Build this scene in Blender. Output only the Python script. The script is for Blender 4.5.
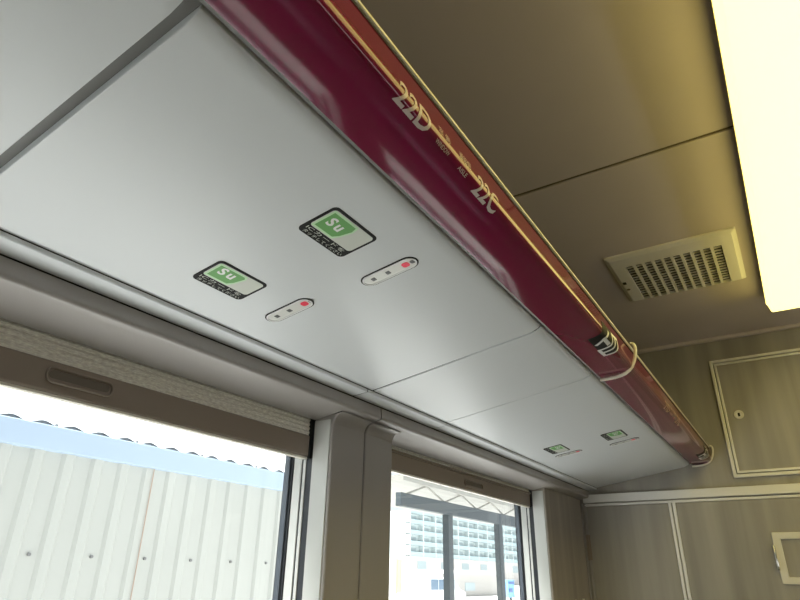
import bpy, bmesh, math
from mathutils import Vector, Matrix

for _o in list(bpy.data.objects):
    bpy.data.objects.remove(_o)
SC = bpy.context.scene
COL = SC.collection
ZO = 1.2                      # eye height above the carriage floor; below, z is measured from the eye

# ------------------------------------------------------------------ camera
cd = bpy.data.cameras.new('camera')
cam = bpy.data.objects.new('camera', cd)
COL.objects.link(cam)
cd.sensor_fit = 'HORIZONTAL'
cd.sensor_width = 36.0
cd.lens = 593.3214 / 800 * 36.0
cd.clip_start = 0.02
cd.clip_end = 600
RT = ((0.84488764, 0.53476472, 0.01384123),
      (-0.2154321, 0.36382173, -0.90621342),
      (-0.4896467, 0.76266667, 0.42259397))      # world axes seen in the camera (right, down, forward)
rx, ry, rz = Vector(RT[0]), -Vector(RT[1]), -Vector(RT[2])
cam.matrix_world = Matrix(((rx.x, ry.x, rz.x, 0), (rx.y, ry.y, rz.y, 0), (rx.z, ry.z, rz.z, ZO), (0, 0, 0, 1)))
SC.camera = cam

# ------------------------------------------------------------------ world and exposure
SC.view_settings.view_transform = 'Standard'
SC.view_settings.look = 'None'
SC.view_settings.gamma = 1.0
SC.view_settings.use_curve_mapping = False
SC.view_settings.exposure = 0.14
W = bpy.data.worlds.new('world')
SC.world = W
W.use_nodes = True
bgn = W.node_tree.nodes['Background']
bgn.inputs['Color'].default_value = (0.89, 0.955, 1.0, 1)
bgn.inputs['Strength'].default_value = 1.05
# high hazy sun, a little behind the corrugated building
sd = bpy.data.lights.new('sun', 'SUN')
sd.energy = 19.0
sd.angle = math.radians(25)
sd.color = (1.0, 0.99, 0.97)
sun = bpy.data.objects.new('sun', sd)
COL.objects.link(sun)
sun.rotation_euler = Vector((0.20, 0.30, -1.0)).to_track_quat('-Z', 'Y').to_euler()
LAMP = 2.6                   # brightness of the ceiling light covers


# ------------------------------------------------------------------ materials
def mat(name, col, rough=0.5, metal=0.0, spec=0.5, var=0.0, vscale=(8, 8, 8), bump=0.0, bscale=200, coat=0.0):
    m = bpy.data.materials.new(name)
    m.use_nodes = True
    nt = m.node_tree
    b = nt.nodes['Principled BSDF']
    b.inputs['Base Color'].default_value = (*col, 1)
    b.inputs['Roughness'].default_value = rough
    b.inputs['Metallic'].default_value = metal
    b.inputs['Specular IOR Level'].default_value = spec
    b.inputs['Coat Weight'].default_value = coat
    b.inputs['Coat Roughness'].default_value = 0.08
    tc = nt.nodes.new('ShaderNodeTexCoord')
    if var:
        mp = nt.nodes.new('ShaderNodeMapping')
        mp.inputs['Scale'].default_value = vscale
        nz = nt.nodes.new('ShaderNodeTexNoise')
        nz.inputs['Scale'].default_value = 1
        nz.inputs['Detail'].default_value = 5
        rp = nt.nodes.new('ShaderNodeValToRGB')
        rp.color_ramp.elements[0].position = 0.3
        rp.color_ramp.elements[1].position = 0.7
        rp.color_ramp.elements[0].color = (*[c * (1 - var) for c in col], 1)
        rp.color_ramp.elements[1].color = (*[min(1, c * (1 + var)) for c in col], 1)
        nt.links.new(tc.outputs['Object'], mp.inputs['Vector'])
        nt.links.new(mp.outputs['Vector'], nz.inputs['Vector'])
        nt.links.new(nz.outputs['Fac'], rp.inputs['Fac'])
        nt.links.new(rp.outputs['Color'], b.inputs['Base Color'])
    if bump:
        n2 = nt.nodes.new('ShaderNodeTexNoise')
        n2.inputs['Scale'].default_value = bscale
        bp = nt.nodes.new('ShaderNodeBump')
        bp.inputs['Strength'].default_value = bump
        bp.inputs['Distance'].default_value = 0.002
        nt.links.new(tc.outputs['Object'], n2.inputs['Vector'])
        nt.links.new(n2.outputs['Fac'], bp.inputs['Height'])
        nt.links.new(bp.outputs['Normal'], b.inputs['Normal'])
    return m


def emit(name, col, strength, base=(0.8, 0.8, 0.8)):
    m = mat(name, base, 0.3)
    b = m.node_tree.nodes['Principled BSDF']
    b.inputs['Emission Color'].default_value = (*col, 1)
    b.inputs['Emission Strength'].default_value = strength
    return m


def glass(name):
    m = bpy.data.materials.new(name)
    m.use_nodes = True
    nt = m.node_tree
    nt.nodes.remove(nt.nodes['Principled BSDF'])
    out = nt.nodes['Material Output']
    tr = nt.nodes.new('ShaderNodeBsdfTransparent')
    tr.inputs['Color'].default_value = (0.97, 0.985, 0.98, 1)
    gl = nt.nodes.new('ShaderNodeBsdfGlossy')
    gl.inputs['Roughness'].default_value = 0.02
    lw = nt.nodes.new('ShaderNodeLayerWeight')
    pw = nt.nodes.new('ShaderNodeMath')
    pw.operation = 'POWER'
    pw.inputs[1].default_value = 4.0
    fr = nt.nodes.new('ShaderNodeMath')
    fr.operation = 'MULTIPLY_ADD'
    fr.inputs[1].default_value = 0.5
    fr.inputs[2].default_value = 0.025
    nt.links.new(lw.outputs['Facing'], pw.inputs[0])
    nt.links.new(pw.outputs[0], fr.inputs[0])
    mx = nt.nodes.new('ShaderNodeMixShader')
    nt.links.new(fr.outputs[0], mx.inputs['Fac'])
    nt.links.new(tr.outputs[0], mx.inputs[1])
    nt.links.new(gl.outputs[0], mx.inputs[2])
    nt.links.new(mx.outputs[0], out.inputs['Surface'])
    return m


M = {}
M['panel'] = mat('rack_panel_paint', (0.73, 0.755, 0.775), 0.32)
M['ceiling'] = mat('ceiling_laminate', (0.68, 0.595, 0.555), 0.7, spec=0.2, var=0.03, vscale=(3, 3, 3))
M['taupe'] = mat('taupe_plastic', (0.36, 0.335, 0.318), 0.36, bump=0.02)
M['wood'] = mat('grey_wood_laminate', (0.36, 0.335, 0.295), 0.42, var=0.2, vscale=(13, 13, 0.8))
M['woodbrown'] = mat('brown_wood_laminate', (0.35, 0.31, 0.265), 0.42, var=0.2, vscale=(18, 18, 0.8))
M['grip'] = mat('grip_recess_brown', (0.15, 0.12, 0.095), 0.4)
M['dark'] = mat('dark_gap', (0.02, 0.02, 0.02), 0.8)
M['gap'] = mat('joint_sealant', (0.17, 0.13, 0.075), 0.7)
M['greydark'] = mat('groove_grey', (0.20, 0.195, 0.19), 0.5)
M['maroon'] = mat('maroon_gloss', (0.16, 0.006, 0.040), 0.08, spec=0.5, coat=0.12)
M['lip'] = mat('cream_lip', (0.88, 0.82, 0.66), 0.3)
M['alu'] = mat('satin_aluminium', (0.86, 0.84, 0.80), 0.38, metal=0.25)
M['cream'] = mat('cream_plastic', (0.80, 0.76, 0.66), 0.35)
M['chrome'] = mat('chrome', (0.85, 0.85, 0.84), 0.12, metal=1.0)
M['rail'] = mat('blind_rail_bronze', (0.29, 0.235, 0.19), 0.35, metal=0.15)
M['fabric'] = mat('woven_blind_fabric', (0.86, 0.81, 0.73), 0.85, var=0.22, vscale=(30, 110, 520), bump=0.4, bscale=700)
M['jamb'] = mat('pale_jamb', (0.62, 0.63, 0.61), 0.4)
M['gasket'] = mat('black_rubber', (0.018, 0.022, 0.028), 0.45)
M['slate'] = mat('slate_rubber', (0.07, 0.085, 0.105), 0.4)
M['glass'] = glass('window_glass')
M['seatgrey'] = mat('letter_silver', (0.62, 0.52, 0.50), 0.45)
M['lettertan'] = mat('letter_tan', (0.62, 0.44, 0.34), 0.5)  # tanner tone for the far row of lettering
M['cardwhite'] = mat('letter_white', (0.85, 0.85, 0.82), 0.4)
M['black'] = mat('print_black', (0.014, 0.014, 0.014), 0.6, spec=0.2)
M['green'] = mat('print_green', (0.15, 0.41, 0.115), 0.5)
M['palegreen'] = mat('print_pale_green', (0.55, 0.78, 0.50), 0.4)
M['cardgrey'] = mat('print_pale_grey', (0.62, 0.64, 0.58), 0.4)
M['lens'] = mat('indicator_lens', (0.74, 0.74, 0.70), 0.2)
M['lensdark'] = mat('indicator_dark', (0.06, 0.06, 0.06), 0.3)
M['red'] = emit('indicator_red', (1.0, 0.02, 0.07), 0.3, (0.35, 0.008, 0.03))
M['lamp'] = emit('light_cover', (1.0, 0.84, 0.25), LAMP, (0.8, 0.76, 0.6))
M['lamprim'] = mat('light_rim', (0.75, 0.66, 0.42), 0.4)
M['vent'] = mat('vent_plastic', (0.88, 0.84, 0.76), 0.4)
M['ventdark'] = mat('vent_dark', (0.035, 0.03, 0.022), 0.8)
M['floor'] = mat('floor_carpet', (0.20, 0.205, 0.25), 0.8, var=0.1, vscale=(20, 20, 20))
M['shell'] = mat('carriage_outer', (0.6, 0.6, 0.6), 0.4)
M['wallgrey'] = mat('wall_grey', (0.38, 0.385, 0.40), 0.45)
M['siding'] = mat('painted_sheet', (0.50, 0.51, 0.478), 0.55, var=0.03, vscale=(1, 1, 1))
M['gutter'] = mat('pale_blue_gutter', (0.43, 0.53, 0.66), 0.5)
M['roofsheet'] = mat('roof_sheet', (0.78, 0.79, 0.76), 0.55)
M['rust'] = mat('rust_line', (0.45, 0.33, 0.26), 0.8)
M['bolt'] = mat('bolt_grey', (0.22, 0.22, 0.22), 0.5)
M['ground'] = mat('station_paving', (0.50, 0.50, 0.49), 0.8, var=0.08, vscale=(.5, .5, .5))
M['steel'] = mat('shelter_steel', (0.05, 0.064, 0.075), 0.5)
M['paleroof'] = mat('shelter_roof', (0.30, 0.295, 0.27), 0.5)
M['apt'] = mat('apartment_wall', (0.62, 0.70, 0.71), 0.8)  # apartment wall, balcony and glass colours are paled to stand in for haze
M['aptpink'] = mat('apartment_base', (0.66, 0.62, 0.60), 0.8)
M['aptband'] = mat('apartment_balcony', (0.45, 0.59, 0.63), 0.7)
M['aptglass'] = mat('apartment_glass', (0.40, 0.48, 0.51), 0.3)
M['lowbld'] = mat('low_building_wall', (0.52, 0.50, 0.48), 0.8)
M['whitepaint'] = mat('white_paint', (0.8, 0.8, 0.8), 0.4)
M['bluesign'] = mat('blue_sign', (0.20, 0.45, 0.85), 0.5)
M['navy'] = mat('navy_print', (0.05, 0.12, 0.35), 0.5)
M['vanglass'] = mat('van_glass', (0.12, 0.20, 0.30), 0.15)
M['yellow'] = mat('yellow_board', (0.72, 0.60, 0.38), 0.6)


# ------------------------------------------------------------------ mesh helpers
class MB:
    """collects shapes; build() links them as ONE mesh object"""

    def __init__(s):
        s.v, s.f = [], []

    def add(s, vs, fs):
        n = len(s.v)
        s.v += [tuple(v) for v in vs]
        s.f += [tuple(i + n for i in f) for f in fs]
        return s

    def box(s, x0, x1, y0, y1, z0, z1):
        return s.add([(x0, y0, z0), (x1, y0, z0), (x1, y1, z0), (x0, y1, z0), (x0, y0, z1), (x1, y0, z1), (x1, y1, z1), (x0, y1, z1)],
                     [(0, 3, 2, 1), (4, 5, 6, 7), (0, 1, 5, 4), (1, 2, 6, 5), (2, 3, 7, 6), (3, 0, 4, 7)])

    def prism(s, poly, fn, d0, d1):
        """closed outline poly of (a, b); fn(a, b, d) -> point; swept from d0 to d1"""
        n = len(poly)
        vs = [fn(a, b, d0) for a, b in poly] + [fn(a, b, d1) for a, b in poly]
        fs = [(i, (i + 1) % n, n + (i + 1) % n, n + i) for i in range(n)]
        fs += [tuple(range(n - 1, -1, -1)), tuple(range(n, 2 * n))]
        return s.add(vs, fs)

    def yprism(s, poly, y0, y1):
        return s.prism(poly, lambda a, b, d: (a, d, b), y0, y1)

    def tube(s, path, r, n=10, closed=False):
        P = [Vector(p) for p in path]
        m = len(P)
        rings = []
        for i, p in enumerate(P):
            a = P[(i - 1) % m] if (closed or i) else P[0]
            b = P[(i + 1) % m] if (closed or i < m - 1) else P[-1]
            t = (b - a).normalized()
            u = Vector((0, 1, 0)) if abs(t.y) < .9 else Vector((0, 0, 1))
            u = (u - t * u.dot(t)).normalized()
            w = t.cross(u)
            rings.append([p + r * (math.cos(2 * math.pi * k / n) * u + math.sin(2 * math.pi * k / n) * w) for k in range(n)])
        vs = [q for R_ in rings for q in R_]
        fs = []
        for i in range(m if closed else m - 1):
            j = (i + 1) % m
            for k in range(n):
                fs.append((i * n + k, i * n + (k + 1) % n, j * n + (k + 1) % n, j * n + k))
        if not closed:
            fs += [tuple(range(n - 1, -1, -1)), tuple(range((m - 1) * n, m * n))]
        return s.add(vs, fs)

    def ring(s, outer, inner, fn, d0, d1):
        """frame between two outlines with the same number of points, swept from d0 to d1"""
        n = len(outer)
        vs = []
        for d in (d0, d1):
            vs += [fn(a, b, d) for a, b in outer] + [fn(a, b, d) for a, b in inner]
        fs = []
        for i in range(n):
            j = (i + 1) % n
            fs += [(i, j, n + j, n + i), (2 * n + i, 3 * n + i, 3 * n + j, 2 * n + j),
                   (i, 2 * n + i, 2 * n + j, j), (n + i, n + j, 3 * n + j, 3 * n + i)]
        return s.add(vs, fs)

    def build(s, name, m, parent=None, bevel=0.0, smooth=False, seg=2, kind=None):
        xs, ys, zs = zip(*s.v)
        org = Vector(((min(xs) + max(xs)) / 2, (min(ys) + max(ys)) / 2, min(zs)))
        me = bpy.data.meshes.new(name)
        me.from_pydata([Vector(v) - org for v in s.v], [], s.f)
        me.update()
        bm = bmesh.new()
        bm.from_mesh(me)
        bmesh.ops.recalc_face_normals(bm, faces=bm.faces)
        bm.to_mesh(me)
        bm.free()
        me.materials.append(M[m])
        o = bpy.data.objects.new(name, me)
        COL.objects.link(o)
        wp = org + Vector((0, 0, ZO))
        if parent:
            o.parent = parent
            o.location = wp - wpos(parent)
        else:
            o.location = wp
        if bevel:
            b = o.modifiers.new('bevel', 'BEVEL')
            b.width = bevel
            b.segments = seg
            b.limit_method = 'ANGLE'
            b.angle_limit = 0.6
            b.harden_normals = False
        if smooth:
            for p in me.polygons:
                p.use_smooth = True
            me.set_sharp_from_angle(angle=0.7)
        if kind:
            o['kind'] = kind
        return o


def wpos(o):
    p = Vector(o.location)
    while o.parent:
        o = o.parent
        p += Vector(o.location)
    return p


def tag(o, label, cat, group=None):
    o['label'] = label
    o['category'] = cat
    if group:
        o['group'] = group
    return o


def thing(name, loc, label, cat, group=None):
    o = bpy.data.objects.new(name, None)
    o.empty_display_size = 0.05
    COL.objects.link(o)
    o.location = (loc[0], loc[1], loc[2] + ZO)
    return tag(o, label, cat, group)


def struct(name, mb, m, bevel=0.0, **k):
    return mb.build(name, m, None, bevel, kind='structure', **k)


def rrect(cx, cy, hw, hh, r, n=6):
    out = []
    for sx, sy, a0 in ((1, 1, 0), (-1, 1, 90), (-1, -1, 180), (1, -1, 270)):
        for k in range(n + 1):
            a = math.radians(a0 + 90 * k / n)
            out.append((cx + sx * (hw - r) + r * math.cos(a), cy + sy * (hh - r) + r * math.sin(a)))
    return out


def text_mesh(body, size, cuts=None, bold=0.0, sx=1.0, shear=0.0):
    """returns (verts2d, faces) of flat lettering, origin at its lower left; cut in strips along y when cuts is set"""
    c = bpy.data.curves.new('t', 'FONT')
    c.body = body
    c.size = size
    c.offset = bold
    c.shear = shear
    c.resolution_u = 3
    o = bpy.data.objects.new('t', c)
    COL.objects.link(o)
    dg = bpy.context.evaluated_depsgraph_get()
    me = bpy.data.meshes.new_from_object(o.evaluated_get(dg))
    bpy.data.objects.remove(o)
    bpy.data.curves.remove(c)
    bm = bmesh.new()
    bm.from_mesh(me)
    bpy.data.meshes.remove(me)
    if cuts:
        y = -0.02
        while y < size * 1.1:
            bmesh.ops.bisect_plane(bm, geom=bm.verts[:] + bm.edges[:] + bm.faces[:], plane_co=(0, y, 0), plane_no=(0, 1, 0))
            y += cuts
    bm.verts.index_update()
    vs = [(v.co.x, v.co.y) for v in bm.verts]
    fs = [tuple(v.index for v in f.verts) for f in bm.faces]
    bm.free()
    x0 = min(v[0] for v in vs)
    y0 = min(v[1] for v in vs)
    vs = [((x - x0) * sx, y - y0) for x, y in vs]
    return vs, fs


def lay(mb, t, fn):
    """put flat lettering on a surface; fn(a, b) -> point"""
    vs, fs = t
    return mb.add([fn(a, b) for a, b in vs], fs)


def fit(t, a0, a1, b0, b1):
    vs, fs = t
    w = max(v[0] for v in vs)
    h = max(v[1] for v in vs)
    return [(a0 + v[0] / w * (a1 - a0), b0 + v[1] / h * (b1 - b0)) for v in vs], fs


# ================================================================== SETTING
YE = 2.88                                   # end wall
XR = 2.02                                   # far side wall
YB = -3.2                                   # rear end

fl = MB().box(-1.0, XR, YB, YE + .1, -1.26, -1.2)
struct('floor', fl, 'floor')

# ceiling: panels with open joints, a backing above them
ce = MB()
js = [YB, -1.42, -0.02, 1.3775, YE]
for a, b in zip(js[:-1], js[1:]):
    ce.box(-0.95, XR, a + .006, b - .006, 1.0, 1.005)
ceo = struct('ceiling', ce, 'ceiling', bevel=.0015)
bk = MB().box(-1.05, XR + .1, YB - .1, YE + .2, 1.005, 1.06)
bko = bk.build('joint_backing', 'gap', ceo)

# left wall, outer shell with two window openings, wall behind the rack
WX = -1.0
w1 = (-0.56, 1.075)                         # window openings along the carriage
w2 = (1.262, 2.460)
wl = MB()
wl.box(WX + .010, WX + .028, YB, YE, 0.335, 1.012)
wl.box(WX + .010, WX + .028, YB, YE, -1.2, -0.50)
for a, b in ((YB, w1[0]), (w1[1], w2[0]), (w2[1], YE)):
    wl.box(WX + .010, WX + .028, a, b, -0.50, 0.335)
wlo = struct('wall_left', wl, 'wallgrey')

# front end wall in grey wood laminate
wf = MB().box(-1.0, XR, YE, YE + .06, -1.2, 1.0)
struct('wall_front', wf, 'wood')
# far side wall with window openings, rear wall
wr = MB()
wr.box(XR, XR + .06, YB, YE, -0.18, 1.012)
wr.box(XR, XR + .06, YB, YE, -1.2, -0.42)
for a, b in ((YB, -2.6), (-1.5, -1.28), (-.18, .04), (1.14, 1.36), (2.46, YE)):
    wr.box(XR, XR + .06, a, b, -0.42, -0.18)
struct('wall_right', wr, 'wallgrey')
struct('wall_rear', MB().box(-1.0, XR, YB - .06, YB, -1.2, 1.012), 'wood')

# moulding where the ceiling meets the end wall
struct('trim_1', MB().yprism([(-.9, .984), (XR, .984), (XR, 1.0), (-.9, 1.0)], YE - .022, YE), 'ceiling', bevel=.004)

# ---- window casings: pillar face, rounded ledge under the rack, soffit over the blind
PX = -0.84                                  # pillar face


def ledge_profile():
    # ledge face, rounded nose, soffit sloping out to the blind slot, slot back
    pts = [(-0.93, 0.368), (-0.7965, 0.368), (-0.7955, 0.3560), (-0.7950, 0.349)]
    for k in range(6):
        a = math.radians(k * 17)
        pts.append((-0.802 + 0.0075 * math.cos(a), 0.3465 - 0.0075 * math.sin(a)))
    pts += [(-0.815, 0.3372), (-0.84, 0.3335), (-0.868, 0.3285), (-0.8945, 0.3240), (-0.8945, 0.334), (-0.93, 0.334)]
    return pts


SEAM = 1.163


def casing(name, y0, y1, py0, py1, jamb_end, side):
    """one moulded casing: ledge over y0..y1, pillar half over py0..py1 whose jamb faces the window at jamb_end"""
    o = struct(name, MB().yprism(ledge_profile(), y0, y1), 'taupe', smooth=True)
    p = MB()
    for a, b, js_ in zip(py0, py1, side):
        # pillar outline in plan (x, y): face at PX, jamb runs back to the glass frame, fillet at the top
        q = [(PX, a), (PX, b), (-0.97, b), (-0.97, a)]
        p.prism(q, lambda x, y, z: (x, y, z), -0.52, 0.3345)
        # cove between pillar and soffit
        cv = [(PX - .01, 0.3345), (PX + .026, 0.3350)]
        for k in range(7):
            t = math.radians(90 * k / 6)
            cv.append((PX + .026 - .026 * math.sin(t), 0.3350 - .026 + .026 * math.cos(t)))
        cv.append((PX - .01, 0.309))
        p.yprism(cv, a, b)
    p.build('pillar', 'taupe', o, bevel=.007, seg=3, smooth=True)
    return o


cas1 = casing('trim_2', YB, SEAM - .0022, [1.040, -0.75], [SEAM - .0022, -0.55], 0, (0, 0))
cas2 = casing('trim_3', SEAM + .0022, YE, [SEAM + .0022], [1.283], 0, (0,))
sf = MB().box(-0.93, -0.848, SEAM - .003, SEAM + .003, -0.52, .333)
sf.box(-0.93, -0.803, SEAM - .003, SEAM + .003, .3405, .367)
sf.build('seam_filler', 'dark', cas1)
# dark gap above the ledge, behind the rack edge
struct('trim_4', MB().box(-0.94, -0.812, YB, YE, 0.369, 0.374), 'dark')
# wood panel between window and end wall
wp = MB()
wp.prism([(PX, 2.402), (PX, YE), (-0.97, YE), (-0.97, 2.402)], lambda x, y, z: (x, y, z), -1.2, 0.334)
struct('trim_5', wp, 'woodbrown', bevel=.004)
# wall under the windows
struct('wall_left_lower', MB().box(-0.97, PX, YB, 2.402, -1.2, -0.50), 'wallgrey', bevel=.004)


# ---- windows
def window(name, y0, y1, side):
    """pale jamb strips, slot lines, slate gasket, glass; y0..y1 is the clear opening between the jambs"""
    fr = MB()
    z0, z1 = -0.50, 0.334
    for y, q in ((y0, 1), (y1, -1)):
        def bar(xa, xb, t0, t1, zz):
            fr.box(xa, xb, min(y + q * t0, y + q * t1), max(y + q * t0, y + q * t1), z0, zz)
        bar(-0.8930, -0.8480, -.004, .0025, 0.321)          # pale jamb beside the blind slot
        bar(-0.9180, -0.9100, -.004, .0030, z1)             # light rib between the slot lines
        bar(-0.9450, -0.9225, -.004, .0030, z1)
    fr.box(-0.945, -0.85, y0 + .003, y1 - .003, z0, z0 + .02)
    o = struct(name, fr, 'jamb', bevel=.0008)
    dk = MB()
    for y, q in ((y0, 1), (y1, -1)):
        dk.box(-0.96, -0.8935, min(y - q * .004, y + q * .001), max(y - q * .004, y + q * .001), z0, z1)
    dk.build('blind_slot', 'gasket', o)
    gk = MB()
    fn = lambda y, z, x: (x, y, z)
    gk.ring(rrect((y0 + y1) / 2, -.08, (y1 - y0) / 2 + .012, .40, .03), rrect((y0 + y1) / 2, -.08, (y1 - y0) / 2 - .006, .372, .03), fn, -0.972, -0.9455)
    gk.build('gasket', 'gasket', o, bevel=.003)
    sk = MB()
    sk.ring(rrect((y0 + y1) / 2, -.08, (y1 - y0) / 2 - .001, .39, .03), rrect((y0 + y1) / 2, -.08, (y1 - y0) / 2 - .010, .368, .03), fn, -0.9655, -0.9515)
    sk.build('gasket_lip', 'slate', o, bevel=.002)
    pn = MB().box(-0.972, -0.968, y0 - .01, y1 + .01, -0.48, 0.33)
    pn.build('pane', 'glass', o)
    return o


window('window_1', -0.55, 1.040, 1)
window('window_2', 1.283, 2.402, 1)

# ---- end wall: aluminium header rail and mullions round the lower doors
hd = MB()
hd.box(-0.822, 1.2, YE - .020, YE, 0.3175, 0.3525)
hd.box(-0.822, 1.2, YE - .012, YE, 0.3020, 0.3125)
struct('trim_6', hd, 'alu', bevel=.002)
ml = MB()
for a in (-0.4625, -0.4465):
    ml.box(a, a + .0125, YE - .012, YE, -1.2, 0.302)
struct('trim_7', ml, 'alu', bevel=.002)
jm = MB()
jm.box(-0.840, -0.831, YE - .014, YE, -1.2, 0.3170)
jm.box(-0.827, -0.8145, YE - .012, YE, -1.2, 0.3170)
struct('trim_8', jm, 'taupe', bevel=.002)

# ================================================================== LUGGAGE RACK
rack = thing('luggage_rack', (-0.55, 1.2, 0.37), 'long overhead luggage rack, pale grey underside and glossy maroon front rail above the windows', 'luggage rack')
K = 0.1663


def pz(x):
    return 0.382 + K * (x + .757)


def panel(y0, y1):
    prof = [(-0.757, pz(-.757)), (-0.757, pz(-.757) + .014), (-0.352, .475), (-0.3512, .465), (-0.3520, .4595), (-0.3545, .4553), (-0.359, .4519), (-0.365, .4492), (-0.374, pz(-.374))]
    return MB().yprism(prof, y0, y1).build('underside_panel', 'panel', rack, bevel=.0010, seg=2, smooth=True)


PY = [(-1.40, 0.199), (0.2135, 1.0685), (1.0745, 1.4205), (1.4240, YE - .004)]
for a, b in PY:
    panel(a, b)
# backing above the panels: seen dark in the gaps
MB().yprism([(-0.80, .400), (-0.345, .478), (-0.345, .486), (-0.80, .410)], -1.40, YE - .004).build('tray', 'black', rack)
MB().yprism([(-0.757, pz(-.757) + .011), (-0.352, .461), (-0.352, .470), (-0.757, pz(-.757) + .02)], .195, .2165).build('gap_filler', 'greydark', rack)
for a, b in ((1.067, 1.076), (1.419, 1.4255)):
    MB().yprism([(-0.757, pz(-.757) + .0018), (-0.366, .4510), (-0.356, .4570), (-0.356, .470), (-0.757, pz(-.757) + .012)], a, b).build('gap_filler', 'black', rack)
# stepped strip along the window side
for a, b in ((-1.40, 0.2), (0.2135, 1.0495), (1.0540, 1.4200), (1.4240, YE - .004)):
    MB().yprism([(-0.7965, .3705), (-0.7585, .3742), (-0.757, .3757), (-0.757, .3808), (-0.7965, .3808)], a, b).build('edge_strip', 'panel', rack)
MB().yprism([(-0.93, .3830), (-0.757, .3832), (-0.757, .3990), (-0.93, .399)], -1.40, YE - .004).build('strip_backing', 'black', rack)

for a, b in ((1.0485, 1.055), (1.4195, 1.4245)):
    MB().yprism([(-0.7955, .3722), (-0.7590, .3757), (-0.7590, .3800), (-0.7955, .380)], a, b).build('gap_filler', 'black', rack)
# front rail
S = [(-.341, .453), (-.320, .4533), (-.305, .4541), (-.293, .4554), (-.283, .4572), (-.276, .4590), (-.2700, .4610), (-.2660, .4632),
     (-.2633, .4659), (-.2618, .4690), (-.2609, .4728), (-.2606, .4768), (-.2609, .4812), (-.2615, .4875), (-.2623, .4965), (-.2632, .506), (-.2643, .520)]
SL = [0.0]
for p, q in zip(S[:-1], S[1:]):
    SL.append(SL[-1] + math.hypot(q[0] - p[0], q[1] - p[1]))
FY0, FY1 = -1.40, YE - .006
prof = S + [(-.270, .520), (-.271, .497), (-.276, .480), (-.288, .468), (-.305, .463), (-.333, .462), (-.333, .478), (-.341, .478)]
fas = MB().yprism(prof, FY0, FY1).build('front_rail', 'maroon', rack, smooth=True)
MB().yprism([(-.341, .4545), (-.3395, .4545), (-.3395, .4795), (-.3420, .4795), (-.3420, .4545)], FY0, FY1).build('rail_channel', 'dark', rack)
lp = [(-.2725, .5190), (-.2640, .5190), (-.2618, .5192), (-.2610, .5200), (-.2610, .5238), (-.2620, .5248), (-.2725, .525)]
MB().yprism([(-.3420, .4570), (-.3420, .4795), (-.3512, .4795), (-.3512, .4600)], FY0, FY1).build('groove_seal', 'greydark', rack)
MB().yprism(lp, FY0, FY1).build('rail_lip', 'lip', rack, smooth=True)
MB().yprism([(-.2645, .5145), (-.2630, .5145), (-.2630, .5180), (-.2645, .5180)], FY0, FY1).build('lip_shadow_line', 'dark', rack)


def fp(y, s, off=0.0006):
    """point on the front rail: y along it, s up its outline from the lower edge"""
    s = max(0.0, min(SL[-1] - 1e-6, s))
    for i in range(len(S) - 1):
        if s <= SL[i + 1]:
            break
    t = (s - SL[i]) / (SL[i + 1] - SL[i])
    x = S[i][0] + t * (S[i + 1][0] - S[i][0])
    z = S[i][1] + t * (S[i + 1][1] - S[i][1])

    def nrm(j):
        a, b = S[max(0, j - 1)], S[min(len(S) - 1, j + 1)]
        d = Vector((b[1] - a[1], 0, -(b[0] - a[0])))
        return d.normalized()
    n = nrm(i).lerp(nrm(i + 1), t).normalized()
    return (x + n.x * off, y, z + n.z * off)


def rail_text(body, y0, y1, s0, s1, m='seatgrey', bold=0.0):
    t = text_mesh(body, .05, cuts=.0035, bold=bold)
    t = fit(t, y0, y1, s0, s1)
    mb = MB()
    return lay(mb, t, fp).build('lettering', m, fas)


def seat_signs(dy, a, b, m):
    rail_text(a, .3985 + dy, .4665 + dy, .0715, .0985, m, .0009)
    rail_text('窓 側', .4845 + dy, .5125 + dy, .0905, .1005, m)
    rail_text('WINDOW', .4845 + dy, .5165 + dy, .0760, .0815, m)
    rail_text('通路側', .5370 + dy, .5690 + dy, .0890, .0990, m)
    rail_text('AISLE', .5425 + dy, .5650 + dy, .0750, .0805, m)
    rail_text(b, .5905 + dy, .6560 + dy, .0690, .0980, m, .0009)


seat_signs(0, '22D', '22C', 'seatgrey')
seat_signs(1.463, '21D', '21C', 'lettertan')


def stroke(mb, pts, w, off):
    for (ya, sa), (yb, sb) in zip(pts[:-1], pts[1:]):
        n = 6
        d = math.hypot(yb - ya, sb - sa)
        nx, ny = -(sb - sa) / d * w / 2, (yb - ya) / d * w / 2
        ex, ey = (yb - ya) / d * w * .4, (sb - sa) / d * w * .4
        ya, sa, yb, sb = ya - ex, sa - ey, yb + ex, sb + ey
        vs, fs = [], []
        for k in range(n + 1):
            y, s = ya + (yb - ya) * k / n, sa + (sb - sa) * k / n
            vs += [fp(y + nx, s + ny, off), fp(y - nx, s - ny, off)]
        for k in range(n):
            fs.append((2 * k, 2 * k + 1, 2 * k + 3, 2 * k + 2))
        mb.add(vs, fs)
    return mb


def pictogram(dy):
    pl = MB()
    ys, ss = [1.186 + dy + .125 * i / 4 for i in range(5)], [.047 + .060 * i / 14 for i in range(15)]
    vs = [fp(y, s, .0005) for y in ys for s in ss]
    fs = [(i * 15 + j, i * 15 + j + 1, i * 15 + 16 + j, i * 15 + 15 + j) for i in range(4) for j in range(14)]
    p = pl.add(vs, fs).build('pictogram_plate', 'black', rack)
    sg = MB()
    for pts in ([(1.231, .0945), (1.217, .0745), (1.231, .0540)], [(1.217, .0745), (1.254, .0745)],
                [(1.262, .100), (1.266, .078), (1.264, .0500)], [(1.286, .101), (1.287, .078), (1.284, .0500)],
                [(1.309, .1035), (1.310, .078), (1.304, .0520)],
                [(1.262, .101), (1.309, .1035)], [(1.264, .0495), (1.304, .0515)]):
        stroke(sg, [(y + dy, s) for y, s in pts], .0085 if pts[0][0] < 1.25 else .0075, .0010)
    sg.build('pictogram', 'cardwhite', p)


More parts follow.
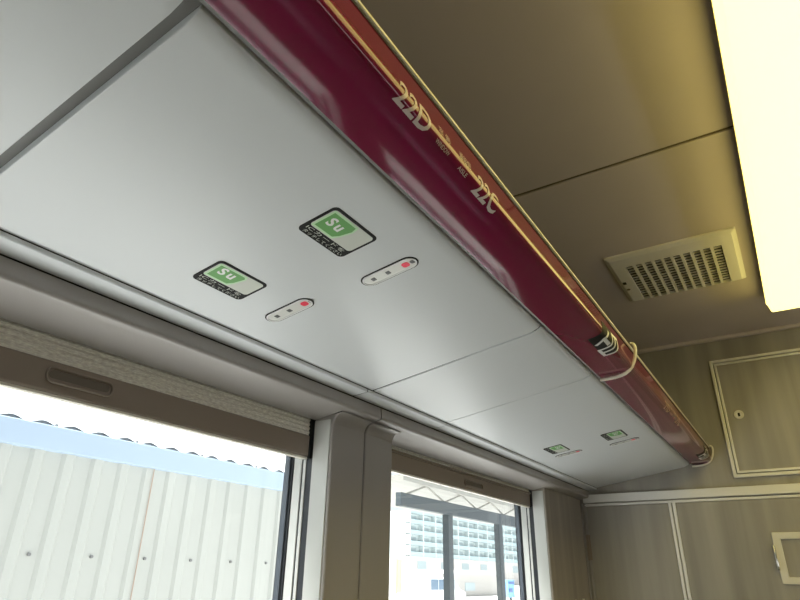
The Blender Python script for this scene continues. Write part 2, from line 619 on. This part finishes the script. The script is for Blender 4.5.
pictogram(0)
pictogram(1.463)


def hoop(y):
    base = [(-.341, .4455), (-.325, .4455), (-.305, .4465), (-.290, .4490), (-.279, .4530), (-.270, .4590), (-.2625, .4670), (-.257, .4770), (-.2525, .4880), (-.2500, .4990), (-.2488, .5100), (-.2495, .5180), (-.2525, .5230), (-.2585, .5255)]
    MB().tube([(x, y, z) for x, z in base], .0042, 12).build('divider_hoop', 'cream', rack, smooth=True)


hoop(1.449)
hoop(YE - .012)

# ================================================================== STICKERS AND SEAT LAMPS UNDER THE RACK
PU = Vector((1, 0, K)).normalized()          # across the panel, towards the aisle
PN = Vector((K, 0, -1)).normalized()         # out of the panel, downwards


def pp(x, y, off):
    return (x + PN.x * off, y, pz(x) + PN.z * off)


def sticker(x0, x1, y0, y1, label):
    """x towards the aisle is up on the sticker, y along the carriage reads left to right"""
    r = thing('card_reader_sticker', pp((x0 + x1) / 2, (y0 + y1) / 2, 0), label, 'sticker', 'green card stickers under the rack')
    cx, cy, hw, hh = (x0 + x1) / 2, (y0 + y1) / 2, (x1 - x0) / 2, (y1 - y0) / 2
    f = lambda x, y, d: pp(x, y, d)
    MB().prism(rrect(cx, cy, hw, hh, .008), f, 0.0, .0008).build('border', 'black', r)
    bx0 = x0 + .0185
    g = MB().prism(rrect((bx0 + x1 - .0045) / 2, cy, (x1 - .0045 - bx0) / 2, hh - .0045, .006), f, .0008, .0011).build('card', 'cardgrey', r)
    ax0, ax1, ay0 = bx0 + .0015, x1 - .006, y0 + .006
    pg = [(ax0, ay0), (ax1, ay0), (ax1, ay0 + .052), (ax0 + .030, ay0 + .055), (ax0 + .012, ay0 + .050), (ax0, ay0 + .044)]
    MB().prism(pg, f, .0011, .0013).build('pale_edge', 'palegreen', g)
    pg = [(ax0 + .0035, ay0 + .0035), (ax1 - .0035, ay0 + .0035), (ax1 - .0035, ay0 + .049), (ax0 + .030, ay0 + .052), (ax0 + .012, ay0 + .047), (ax0 + .0035, ay0 + .041)]
    MB().prism(pg, f, .0013, .0015).build('green_field', 'green', g)
    t = fit(text_mesh('S', .03, bold=.001), ay0 + .0095, ay0 + .0215, ax0 + .015, ax0 + .033)
    mb = lay(MB(), t, lambda a, b: pp(b, a, .0018))
    t = fit(text_mesh('u', .03, bold=.001), ay0 + .026, ay0 + .0375, ax0 + .015, ax0 + .028)
    lay(mb, t, lambda a, b: pp(b, a, .0018)).build('letters', 'cardwhite', g)
    t = fit(text_mesh('ICカードを', .02), cy - hh + .006, cy + hh - .010, x0 + .0105, x0 + .0170)
    mb = lay(MB(), t, lambda a, b: pp(b, a, .0012))
    t = fit(text_mesh('タッチしてください', .02), cy - hh + .008, cy + hh - .006, x0 + .0025, x0 + .0088)
    lay(mb, t, lambda a, b: pp(b, a, .0012)).build('caption', 'cardgrey', r)
    return r


def seat_lamp(xa, xb, y, label):
    r = thing('seat_lamp', pp((xa + xb) / 2, y, 0), label, 'indicator light', 'seat lamps under the rack')
    hw, hh = (xb - xa) / 2, .0165
    cx = (xa + xb) / 2
    f = lambda x, yy, d: pp(x, yy, d)
    MB().ring(rrect(cx, y, hw, hh, hh - .0005, 8), rrect(cx, y, hw - .0022, hh - .0022, hh - .0027, 8), f, 0, .0010).build('rim', 'black', r)
    MB().ring(rrect(cx, y, hw - .0022, hh - .0022, hh - .0027, 8), rrect(cx, y, hw - .0045, hh - .0045, hh - .005, 8), f, 0, .0020).build('bezel', 'whitepaint', r, smooth=True)
    l = MB().prism(rrect(cx, y, hw - .0045, hh - .0045, hh - .005, 8), f, 0, .0012).build('lens', 'lens', r)
    for k, x in enumerate((xa + .021, xa + .048)):
        MB().prism(rrect(x, y, .0036, .0042, .0008, 2), f, .0012, .0016).build('dark_dot', 'lensdark', l)
    MB().prism(rrect(xa + .080, y, .0058, .0062, .004, 5), f, .0012, .0020).build('red_light', 'red', l)
    MB().prism(rrect(xa + .0925, y, .0040, .0046, .003, 4), f, .0012, .0016).build('dark_dot', 'lensdark', l)
    return r


sticker(-.4905, -.4225, .5015, .5990, 'near card sticker by the maroon rail, crisp black border and green Su panel')
sticker(-.6785, -.6155, .4870, .5830, 'near card sticker by the window side of the rack, greyer border and green Su panel')
sticker(-.4905, -.4225, 1.979, 2.0785, 'far card sticker under the rack end, the one closer to the maroon rail')
sticker(-.6785, -.6155, 1.957, 2.0620, 'far card sticker under the rack end, the one closer to the window')
seat_lamp(-.5085, -.4080, .6815, 'near pill-shaped seat lamp lit red, beside the sticker by the maroon rail')
seat_lamp(-.6920, -.5970, .6625, 'near pill-shaped seat lamp lit red, beside the sticker on the window side')
seat_lamp(-.5030, -.4030, 2.149, 'far seat lamp lit red under the rack end, closer to the maroon rail')
seat_lamp(-.6860, -.5910, 2.110, 'far seat lamp lit red under the rack end, closer to the window')

# ================================================================== BLINDS
BX = -0.900


def blind(y0, y1, z_top, z_fab, z_bot, grip, label, pleats):
    r = thing('roller_blind', ((BX - .005), (y0 + y1) / 2, z_bot), label, 'window blind', 'pulled-up window blinds')
    gy0, gy1, gz, gh = grip
    # fabric showing above the rail
    fb = MB()
    n = pleats * 4
    pr = []
    for k in range(n + 1):
        t = k / n
        pr.append((BX - .0028 + .0016 * math.cos(t * pleats * 2 * math.pi), z_fab - .003 + t * (z_top + .010 - z_fab + .003)))
    pr += [(BX - .012, z_top + .010), (BX - .012, z_fab - .003)]
    fb.yprism(pr, y0, y1).build('fabric', 'fabric', r)
    h0, h1 = z_bot, z_fab
    rl = MB()
    rl.yprism([(BX, h0 + .003), (BX, h1 - .002), (BX - .002, h1), (BX - .014, h1), (BX - .014, h0), (BX - .003, h0)], y0, y1)
    ro = rl.build('bottom_rail', 'rail', r, bevel=.0015, smooth=True)
    MB().box(BX - .016, BX - .003, y0, y1, h0 - .004, h0).build('rail_seal', 'cream', ro)
    fn = lambda y, z, x: (x, y, z)
    cy, hw = (gy0 + gy1) / 2, (gy1 - gy0) / 2
    MB().ring(rrect(cy, gz, hw, gh, gh * .95, 8), rrect(cy, gz, hw - .0035, gh - .0035, gh * .95 - .0035, 8), fn, BX, BX + .005).build('grip_rim', 'rail', ro, bevel=.0012, smooth=True)
    MB().prism(rrect(cy, gz + .001, hw - .006, gh * .5, gh * .48, 8), fn, BX, BX + .0008).build('grip_recess', 'grip', ro)
    MB().box(BX - .018, BX + .004, y1, y1 + .0035, h0 - .004, z_top + .004).build('end_guide', 'gasket', r)
    return r


blind(-0.54, 1.0315, .3225, .2885, .2400, (.430, .540, .2672, .0125), 'long blind with bronze rail and woven strip above the near window', 5)
b2 = blind(1.290, 2.3935, .3225, .3100, .2620, (1.806, 1.942, .2825, .0115), 'dark bronze blind rail above the far window by the end wall', 2)
MB().tube([(BX + .001, 1.290, .3125), (BX + .001, 2.3935, .3125)], .0035, 8).build('fabric_roll', 'rail', b2)

# ================================================================== CEILING VENT
v = thing('ceiling_vent', (-.177, 2.068, .982), 'cream plastic ceiling vent with a slotted grille beside the light', 'ceiling vent')
vx0, vx1, vy0, vy1 = -.3775, .0255, 1.874, 2.268
gx0, gx1, gy0, gy1 = -.322, -.026, 1.956, 2.252
fr = MB()
o1, i1 = rrect((vx0 + vx1) / 2, (vy0 + vy1) / 2, (vx1 - vx0) / 2, (vy1 - vy0) / 2, .006, 3), rrect((gx0 + gx1) / 2, (gy0 + gy1) / 2, (gx1 - gx0) / 2 + .003, (gy1 - gy0) / 2 + .003, .003, 3)
o2 = rrect((vx0 + vx1) / 2, (vy0 + vy1) / 2, (vx1 - vx0) / 2 - .014, (vy1 - vy0) / 2 - .014, .006, 3)
n = len(o1)
vs = [(a, b, 1.0) for a, b in o1] + [(a, b, .993) for a, b in o1] + [(a, b, .9855) for a, b in o2] + [(a, b, .9855) for a, b in i1] + [(a, b, .998) for a, b in i1]
fs = []
for k in range(4):
    for i in range(n):
        j = (i + 1) % n
        fs.append((k * n + i, k * n + j, (k + 1) * n + j, (k + 1) * n + i))
fr.add(vs, fs).build('frame', 'vent', v)
MB().box(gx0 - .002, gx1 + .002, gy0 - .002, gy1 + .002, .9965, .9995).build('dark_duct', 'ventdark', v)
gr = MB()
NC = 10
pitch = (gx1 - gx0) / (NC - .3)
for c in range(NC):                          # bars between the slot columns
    x0 = gx0 + c * pitch + .68 * pitch
    if c < NC - 1:
        gr.box(x0, gx0 + (c + 1) * pitch, gy0 - .003, gy1 + .003, .9855, .9935)
for c in range(NC):                          # fine cross slats in each column
    x0 = gx0 + c * pitch
    for k in range(1, 14):
        y = gy0 + (gy1 - gy0) * k / 14
        gr.box(x0 - .0005, x0 + .68 * pitch + .0005, y - .0011, y + .0011, .9900, .9950)
gr.build('grille', 'vent', v)
MB().prism(rrect(-.3565, 2.078, .006, .010, .003, 3), lambda a, b, d: (a, b, d), .9868, .9845).build('sensor', 'ventdark', v)
MB().prism(rrect(-.356, 2.136, .006, .007, .005, 3), lambda a, b, d: (a, b, d), .9868, .9845).build('screw', 'gap', v)


# ================================================================== CEILING LIGHTS
def light(y0, y1, label, name='ceiling_light'):
    r = thing(name, (.37, (y0 + y1) / 2, .93), label, 'ceiling light', 'long ceiling lights over the aisle')
    lx0, lx1 = .0675, .68
    MB().box(lx0 + .001, lx1 - .001, y0 + .002, y1 - .002, .962, 1.0).build('base', 'ventdark', r)
    MB().box(lx0 - .001, lx1 + .001, y0 - .001, y1 + .001, .9560, .9625).build('rim', 'lamprim', r, bevel=.002)
    # rounded cover
    pr = []
    m = 6
    for k in range(m + 1):
        a = math.radians(90 * k / m)
        pr.append((lx0 + .013 - .0125 * math.cos(a), .956 - .070 * math.sin(a)))
    for k in range(m + 1):
        a = math.radians(90 - 90 * k / m)
        pr.append((lx1 - .013 + .0125 * math.cos(a), .956 - .070 * math.sin(a)))
    d = MB()
    sec = []
    for k in range(m + 1):
        a = math.radians(90 * k / m)
        sec.append((y0 + .022 - .022 * math.cos(a), math.sin(a)))
    sec += [(y1 - .095, 1.0), (y1 - .088, .985), (y1 - .082, .955), (y1 - .030, .45), (y1 - .004, .16), (y1, .10), (y1, 0.0)]
    vs, fs = [], []
    q = len(pr)
    for y, h in sec:
        for x, z in pr:
            vs.append((x, y, .956 - (.956 - z) * h))
    for i in range(len(sec) - 1):
        for j in range(q - 1):
            fs.append((i * q + j, i * q + j + 1, (i + 1) * q + j + 1, (i + 1) * q + j))
    d.add(vs, fs).build('cover', 'lamp', r, smooth=True)
    return r


light(.55, 2.465, 'long glowing yellow ceiling light with rounded cover, ending near the end wall')
light(-1.55, .43, 'long glowing ceiling light further back over the aisle, out of view')

# ================================================================== END WALL FITTINGS
fw = lambda x, z, y: (x, y, z)


def rect(x0, x1, z0, z1):
    return [(x0, z0), (x1, z0), (x1, z1), (x0, z1)]


ap = thing('access_panel', (.22, YE, .389), 'upper wall access panel with pale double frame and round keyhole lock', 'access panel')
ax0, ax1, az0, az1 = -.193, .64, .3885, .8935
MB().ring(rect(ax0, ax1, az0, az1), rect(ax0 + .013, ax1 - .013, az0 + .013, az1 - .013), fw, YE - .014, YE).build('frame', 'alu', ap, bevel=.002)
dr = MB().box(ax0 + .0165, ax1 - .0165, YE - .010, YE - .002, az0 + .0165, az1 - .0165).build('door', 'wood', ap, bevel=.001)
MB().ring(rect(ax0 + .0165, ax1 - .0165, az0 + .0165, az1 - .0165), rect(ax0 + .026, ax1 - .026, az0 + .026, az1 - .026), fw, YE - .0145, YE - .009).build('door_edge', 'alu', dr, bevel=.0015)
lk = MB().ring(rrect(-.1225, .6435, .019, .0185, .0180, 8), rrect(-.1225, .6435, .0105, .0105, .010, 8), fw, YE - .016, YE - .010).build('lock', 'cream', dr, bevel=.002, smooth=True)
MB().prism(rrect(-.1225, .6435, .0107, .0107, .0102, 8), fw, YE - .0135, YE - .010).build('lock_core', 'alu', lk)
MB().box(-.1265, -.1185, YE - .0145, YE - .0130, .636, .651).build('keyhole', 'black', lk)

cl = thing('cupboard_door', (-.63, YE, -1.19), 'narrow grey wood cupboard door in the corner by the window, hinged on the left', 'door')
MB().box(-.8135, -.4635, YE - .008, YE - .001, -1.19, .3005).build('leaf', 'wood', cl, bevel=.0015)
hg = MB()
hg.tube([(-.8225, YE - .014, .0760), (-.8225, YE - .014, .1830)], .0048, 10)
hg.box(-.8300, -.8100, YE - .0125, YE - .010, .0770, .1820)
hg.build('hinge', 'rail', cl, smooth=True)

cr = thing('cupboard_door', (.1, YE, -1.19), 'wide grey wood cupboard door with a white framed pull, right of the mullion', 'door')
MB().box(-.4330, .64, YE - .008, YE - .001, -1.19, .3005).build('leaf', 'wood', cr, bevel=.0015)
pl = MB().ring(rect(-.1065, .145, -.006, .1765), rect(-.0795, .118, .019, .1515), fw, YE - .018, YE - .007).build('pull_frame', 'cream', cr, bevel=.003)
lt = MB()
lt.box(-.1135, -.1030, YE - .024, YE - .012, .0430, .1320)
lt.tube([(-.108, YE - .026, .046), (-.108, YE - .028, .088), (-.108, YE - .026, .129)], .0045, 10)
lt.build('latch', 'chrome', cr, bevel=.002, smooth=True)

hk = thing('coat_hook', (PX, 2.66, -.13), 'small cream coat hook on the wood panel beside the far window', 'hook')
MB().box(PX, PX + .004, 2.648, 2.672, -.125, -.075).build('plate', 'cream', hk, bevel=.003)
MB().tube([(PX + .003, 2.66, -.115), (PX + .022, 2.66, -.118), (PX + .032, 2.66, -.108), (PX + .035, 2.66, -.092), (PX + .034, 2.66, -.070)], .0045, 10).build('hook_arm', 'cream', hk, smooth=True)

# ================================================================== OUTSIDE
GZ = -2.3
struct('ground', MB().box(-220, 120, -120, 420, GZ - .2, GZ), 'ground')

wh = thing('warehouse', (-5.0, 2.0, GZ), 'white corrugated metal building with a pale blue gutter outside the near window', 'building')
wx, wy0, wy1 = -4.0, -2.7, 5.35
prf = []
k0 = int((wy0 - 2.013) / .2057) - 1
y = 2.013 + k0 * .2057
pts = []
while y < wy1 + .3:
    for dy, dx in ((-.0475, 0), (-.0275, .020), (.0275, .020), (.0475, 0)):
        if wy0 <= y + dy <= wy1:
            pts.append((wx - .03 + dx, y + dy))
    y += .2057
poly = pts + [(wx - .06, pts[-1][1]), (wx - .06, pts[0][1])]
MB().prism(poly, lambda x, yy, z: (x, yy, z), GZ, .706).build('siding', 'siding', wh)
MB().box(-9.5, wx - .04, wy0, wy1, GZ, .62).build('body', 'siding', wh)
MB().box(wx - .10, wx + .03, wy0 - .1, wy1 + .05, .706, .860).build('gutter', 'gutter', wh, bevel=.006)
# wavy roof sheet running up and back
rs = MB()
ny = 420
sec = [(wx - .02, .8790), (wx - .02 - 3.0, .8790 + 3.0 * .5)]
vs, fs = [], []
for i in range(ny + 1):
    yy = wy0 - .1 + (wy1 + .15 - wy0) * i / ny
    h = .012 * (math.cos(2 * math.pi * (yy - 1.7935) / .2025))
    for (x, z) in sec:
        vs.append((x, yy, z + h))
    for (x, z) in sec:
        vs.append((x, yy, z + h + .003))
for i in range(ny):
    a, b = i * 4, i * 4 + 4
    fs += [(a, a + 1, b + 1, b), (a + 2, b + 2, b + 3, a + 3), (a, b, b + 2, a + 2), (a + 1, a + 3, b + 3, b + 1)]
es = MB()                                   # eaves filler following the waves; its dark colour stands in for gap shade
ev, ef = [], []
for i in range(ny + 1):
    yy = wy0 - .1 + (wy1 + .15 - wy0) * i / ny
    h = .012 * (math.cos(2 * math.pi * (yy - 1.7935) / .2025))
    for x in (wx - .049, wx - .045):
        ev += [(x, yy, .855), (x, yy, .8895 + h)]
for i in range(ny):
    a, b = i * 4, i * 4 + 4
    ef += [(a, a + 1, b + 1, b), (a + 2, b + 2, b + 3, a + 3), (a + 1, a + 3, b + 3, b + 1)]
es.add(ev, ef).build('eaves_shade_filler', 'bolt', wh)
rs.add(vs, fs).build('roof', 'roofsheet', wh, smooth=True)
for k in range(-2, 10):
    by = 2.1175 + .4095 * k
    MB().tube([(wx - .032, by, .092), (wx - .018, by, .092)], .011, 10).build('bolt', 'bolt', wh)
MB().box(wx - .004, wx + .0015, 2.863, 2.868, GZ, .706).build('sheet_seam', 'rust', wh)
for k in range(-1, 6):
    by = 2.075 + .61 * k
    MB().tube([(wx - .01, by, .858), (wx - .01, by, .882)], .012, 8).build('gutter_stud', 'bolt', wh)

# station shelter in front of the far window
ss = thing('station_shelter', (-7.0, 12.5, GZ), 'grey steel station shelter with posts and beam outside the far window', 'shelter')
sx = -6.0
MB().box(sx - .12, sx, 9.48, 19.2, 1.155, 1.395).build('beam', 'steel', ss, bevel=.01)
for yy in (11.42, 13.95, 16.48, 19.0):
    MB().box(sx - .16, sx - .02, yy - .10, yy + .10, GZ, 1.16).build('post', 'steel', ss, bevel=.01)
MB().box(sx - 2.6, sx + .05, 9.47, 19.2, 1.60, 1.70).build('roof', 'paleroof', ss)
tr = MB()
yy = 9.75
while yy < 19.0:
    tr.tube([(sx - .06, yy, 1.39), (sx - .06, yy + .75, 1.61)], .020, 6)
    tr.tube([(sx - .06, yy + 1.5, 1.39), (sx - .06, yy + .75, 1.61)], .020, 6)
    yy += 1.5
tr.build('truss', 'paleroof', ss)

# apartment block
ab = thing('apartment_building', (-100, 200, GZ), 'pale multi-storey apartment block with balconies behind the station shelter', 'building')
bx = -95.0
MB().box(bx - 14, bx - 1.4, 155, 262, 5.3, 17.6).build('wall', 'apt', ab)
MB().box(bx - 14, bx - .4, 155, 262, GZ, 5.3).build('base', 'aptpink', ab)
for k in range(5):
    z = 5.3 + 2.9 * k
    MB().box(bx - 1.5, bx, 155, 262, z, z + .25).build('balcony_slab', 'aptglass', ab)
    MB().box(bx - .12, bx, 155, 262, z + .25, z + 1.25).build('balcony_rail', 'aptband', ab)
    for j in range(14):
        a = 157.5 + j * 7.5
        MB().box(bx - 1.45, bx - 1.36, a, a + 3.4, z + .3, z + 2.4).build('window', 'aptglass', ab)
for j in range(15):
    MB().box(bx - 1.5, bx + .05, 155 + 7.5 * j, 155.5 + 7.5 * j, 5.3, 17.8).build('divider_wall', 'apt', ab)
for j in range(7):
    a = 160 + 14 * j
    MB().box(bx - .5, bx - .3, a, a + 5, 1.9, 4.2).build('base_window', 'aptglass', ab)

# low shop, sign, van, board
lb = thing('low_shop', (-43, 95, GZ), 'low beige flat-roofed shop in front of the apartment block', 'shop')
MB().box(-47, -40, 77, 91.0, GZ, .45).build('wall', 'lowbld', lb)
MB().box(-47.2, -39.8, 76.6, 91.4, .45, .95).build('parapet', 'whitepaint', lb)
MB().box(-40.05, -39.95, 79.6, 82.6, -1.6, -.6).build('window', 'aptglass', lb)
sg = thing('sign_pillar', (-30, 71.5, GZ), 'blue and white upright sign beside the station shelter', 'sign')
MB().box(-30.2, -29.9, 70.45, 72.3, -2.0, -.15).build('board', 'bluesign', sg)
MB().box(-30.15, -29.95, 71.2, 71.5, GZ, -2.0).build('post', 'steel', sg)
MB().box(-29.9, -29.86, 70.6, 72.1, -.60, -.35).build('dark_band', 'navy', sg)
MB().box(-29.9, -29.86, 70.6, 71.6, -1.45, -1.05).build('dark_mark', 'navy', sg)

vn = thing('van', (-23, 41, GZ), 'white van with dark windows parked beyond the shelter', 'van')
vx = -22.0
vb = MB()
vb.prism([(38.3, GZ + .35), (38.3, -.35), (38.55, .0), (42.0, .02), (43.0, -.75), (43.9, -.95), (44.0, GZ + .35)], lambda yy, z, x: (x, yy, z), vx - 1.7, vx)
vb.build('body', 'whitepaint', vn, bevel=.08)
for a, b in ((38.7, 39.7), (39.8, 40.8), (40.9, 42.1)):
    MB().box(vx - .02, vx + .015, a, b, -.78, -.14).build('window', 'vanglass', vn)
for yy in (39.3, 43.0):
    for xx in (vx - 1.62, vx - .12):
        MB().tube([(xx - .1, yy, GZ + .34), (xx + .1, yy, GZ + .34)], .34, 20).build('wheel', 'gasket', vn)
yb = thing('notice_board', (-24, 37.8, GZ), 'narrow yellow upright board at the left edge of the far window', 'sign')
MB().box(-24.1, -23.98, 37.55, 38.15, -1.0, 1.1).build('board', 'yellow', yb)
MB().box(-24.1, -24.0, 37.49, 37.57, GZ, 1.55).build('post', 'rust', yb)
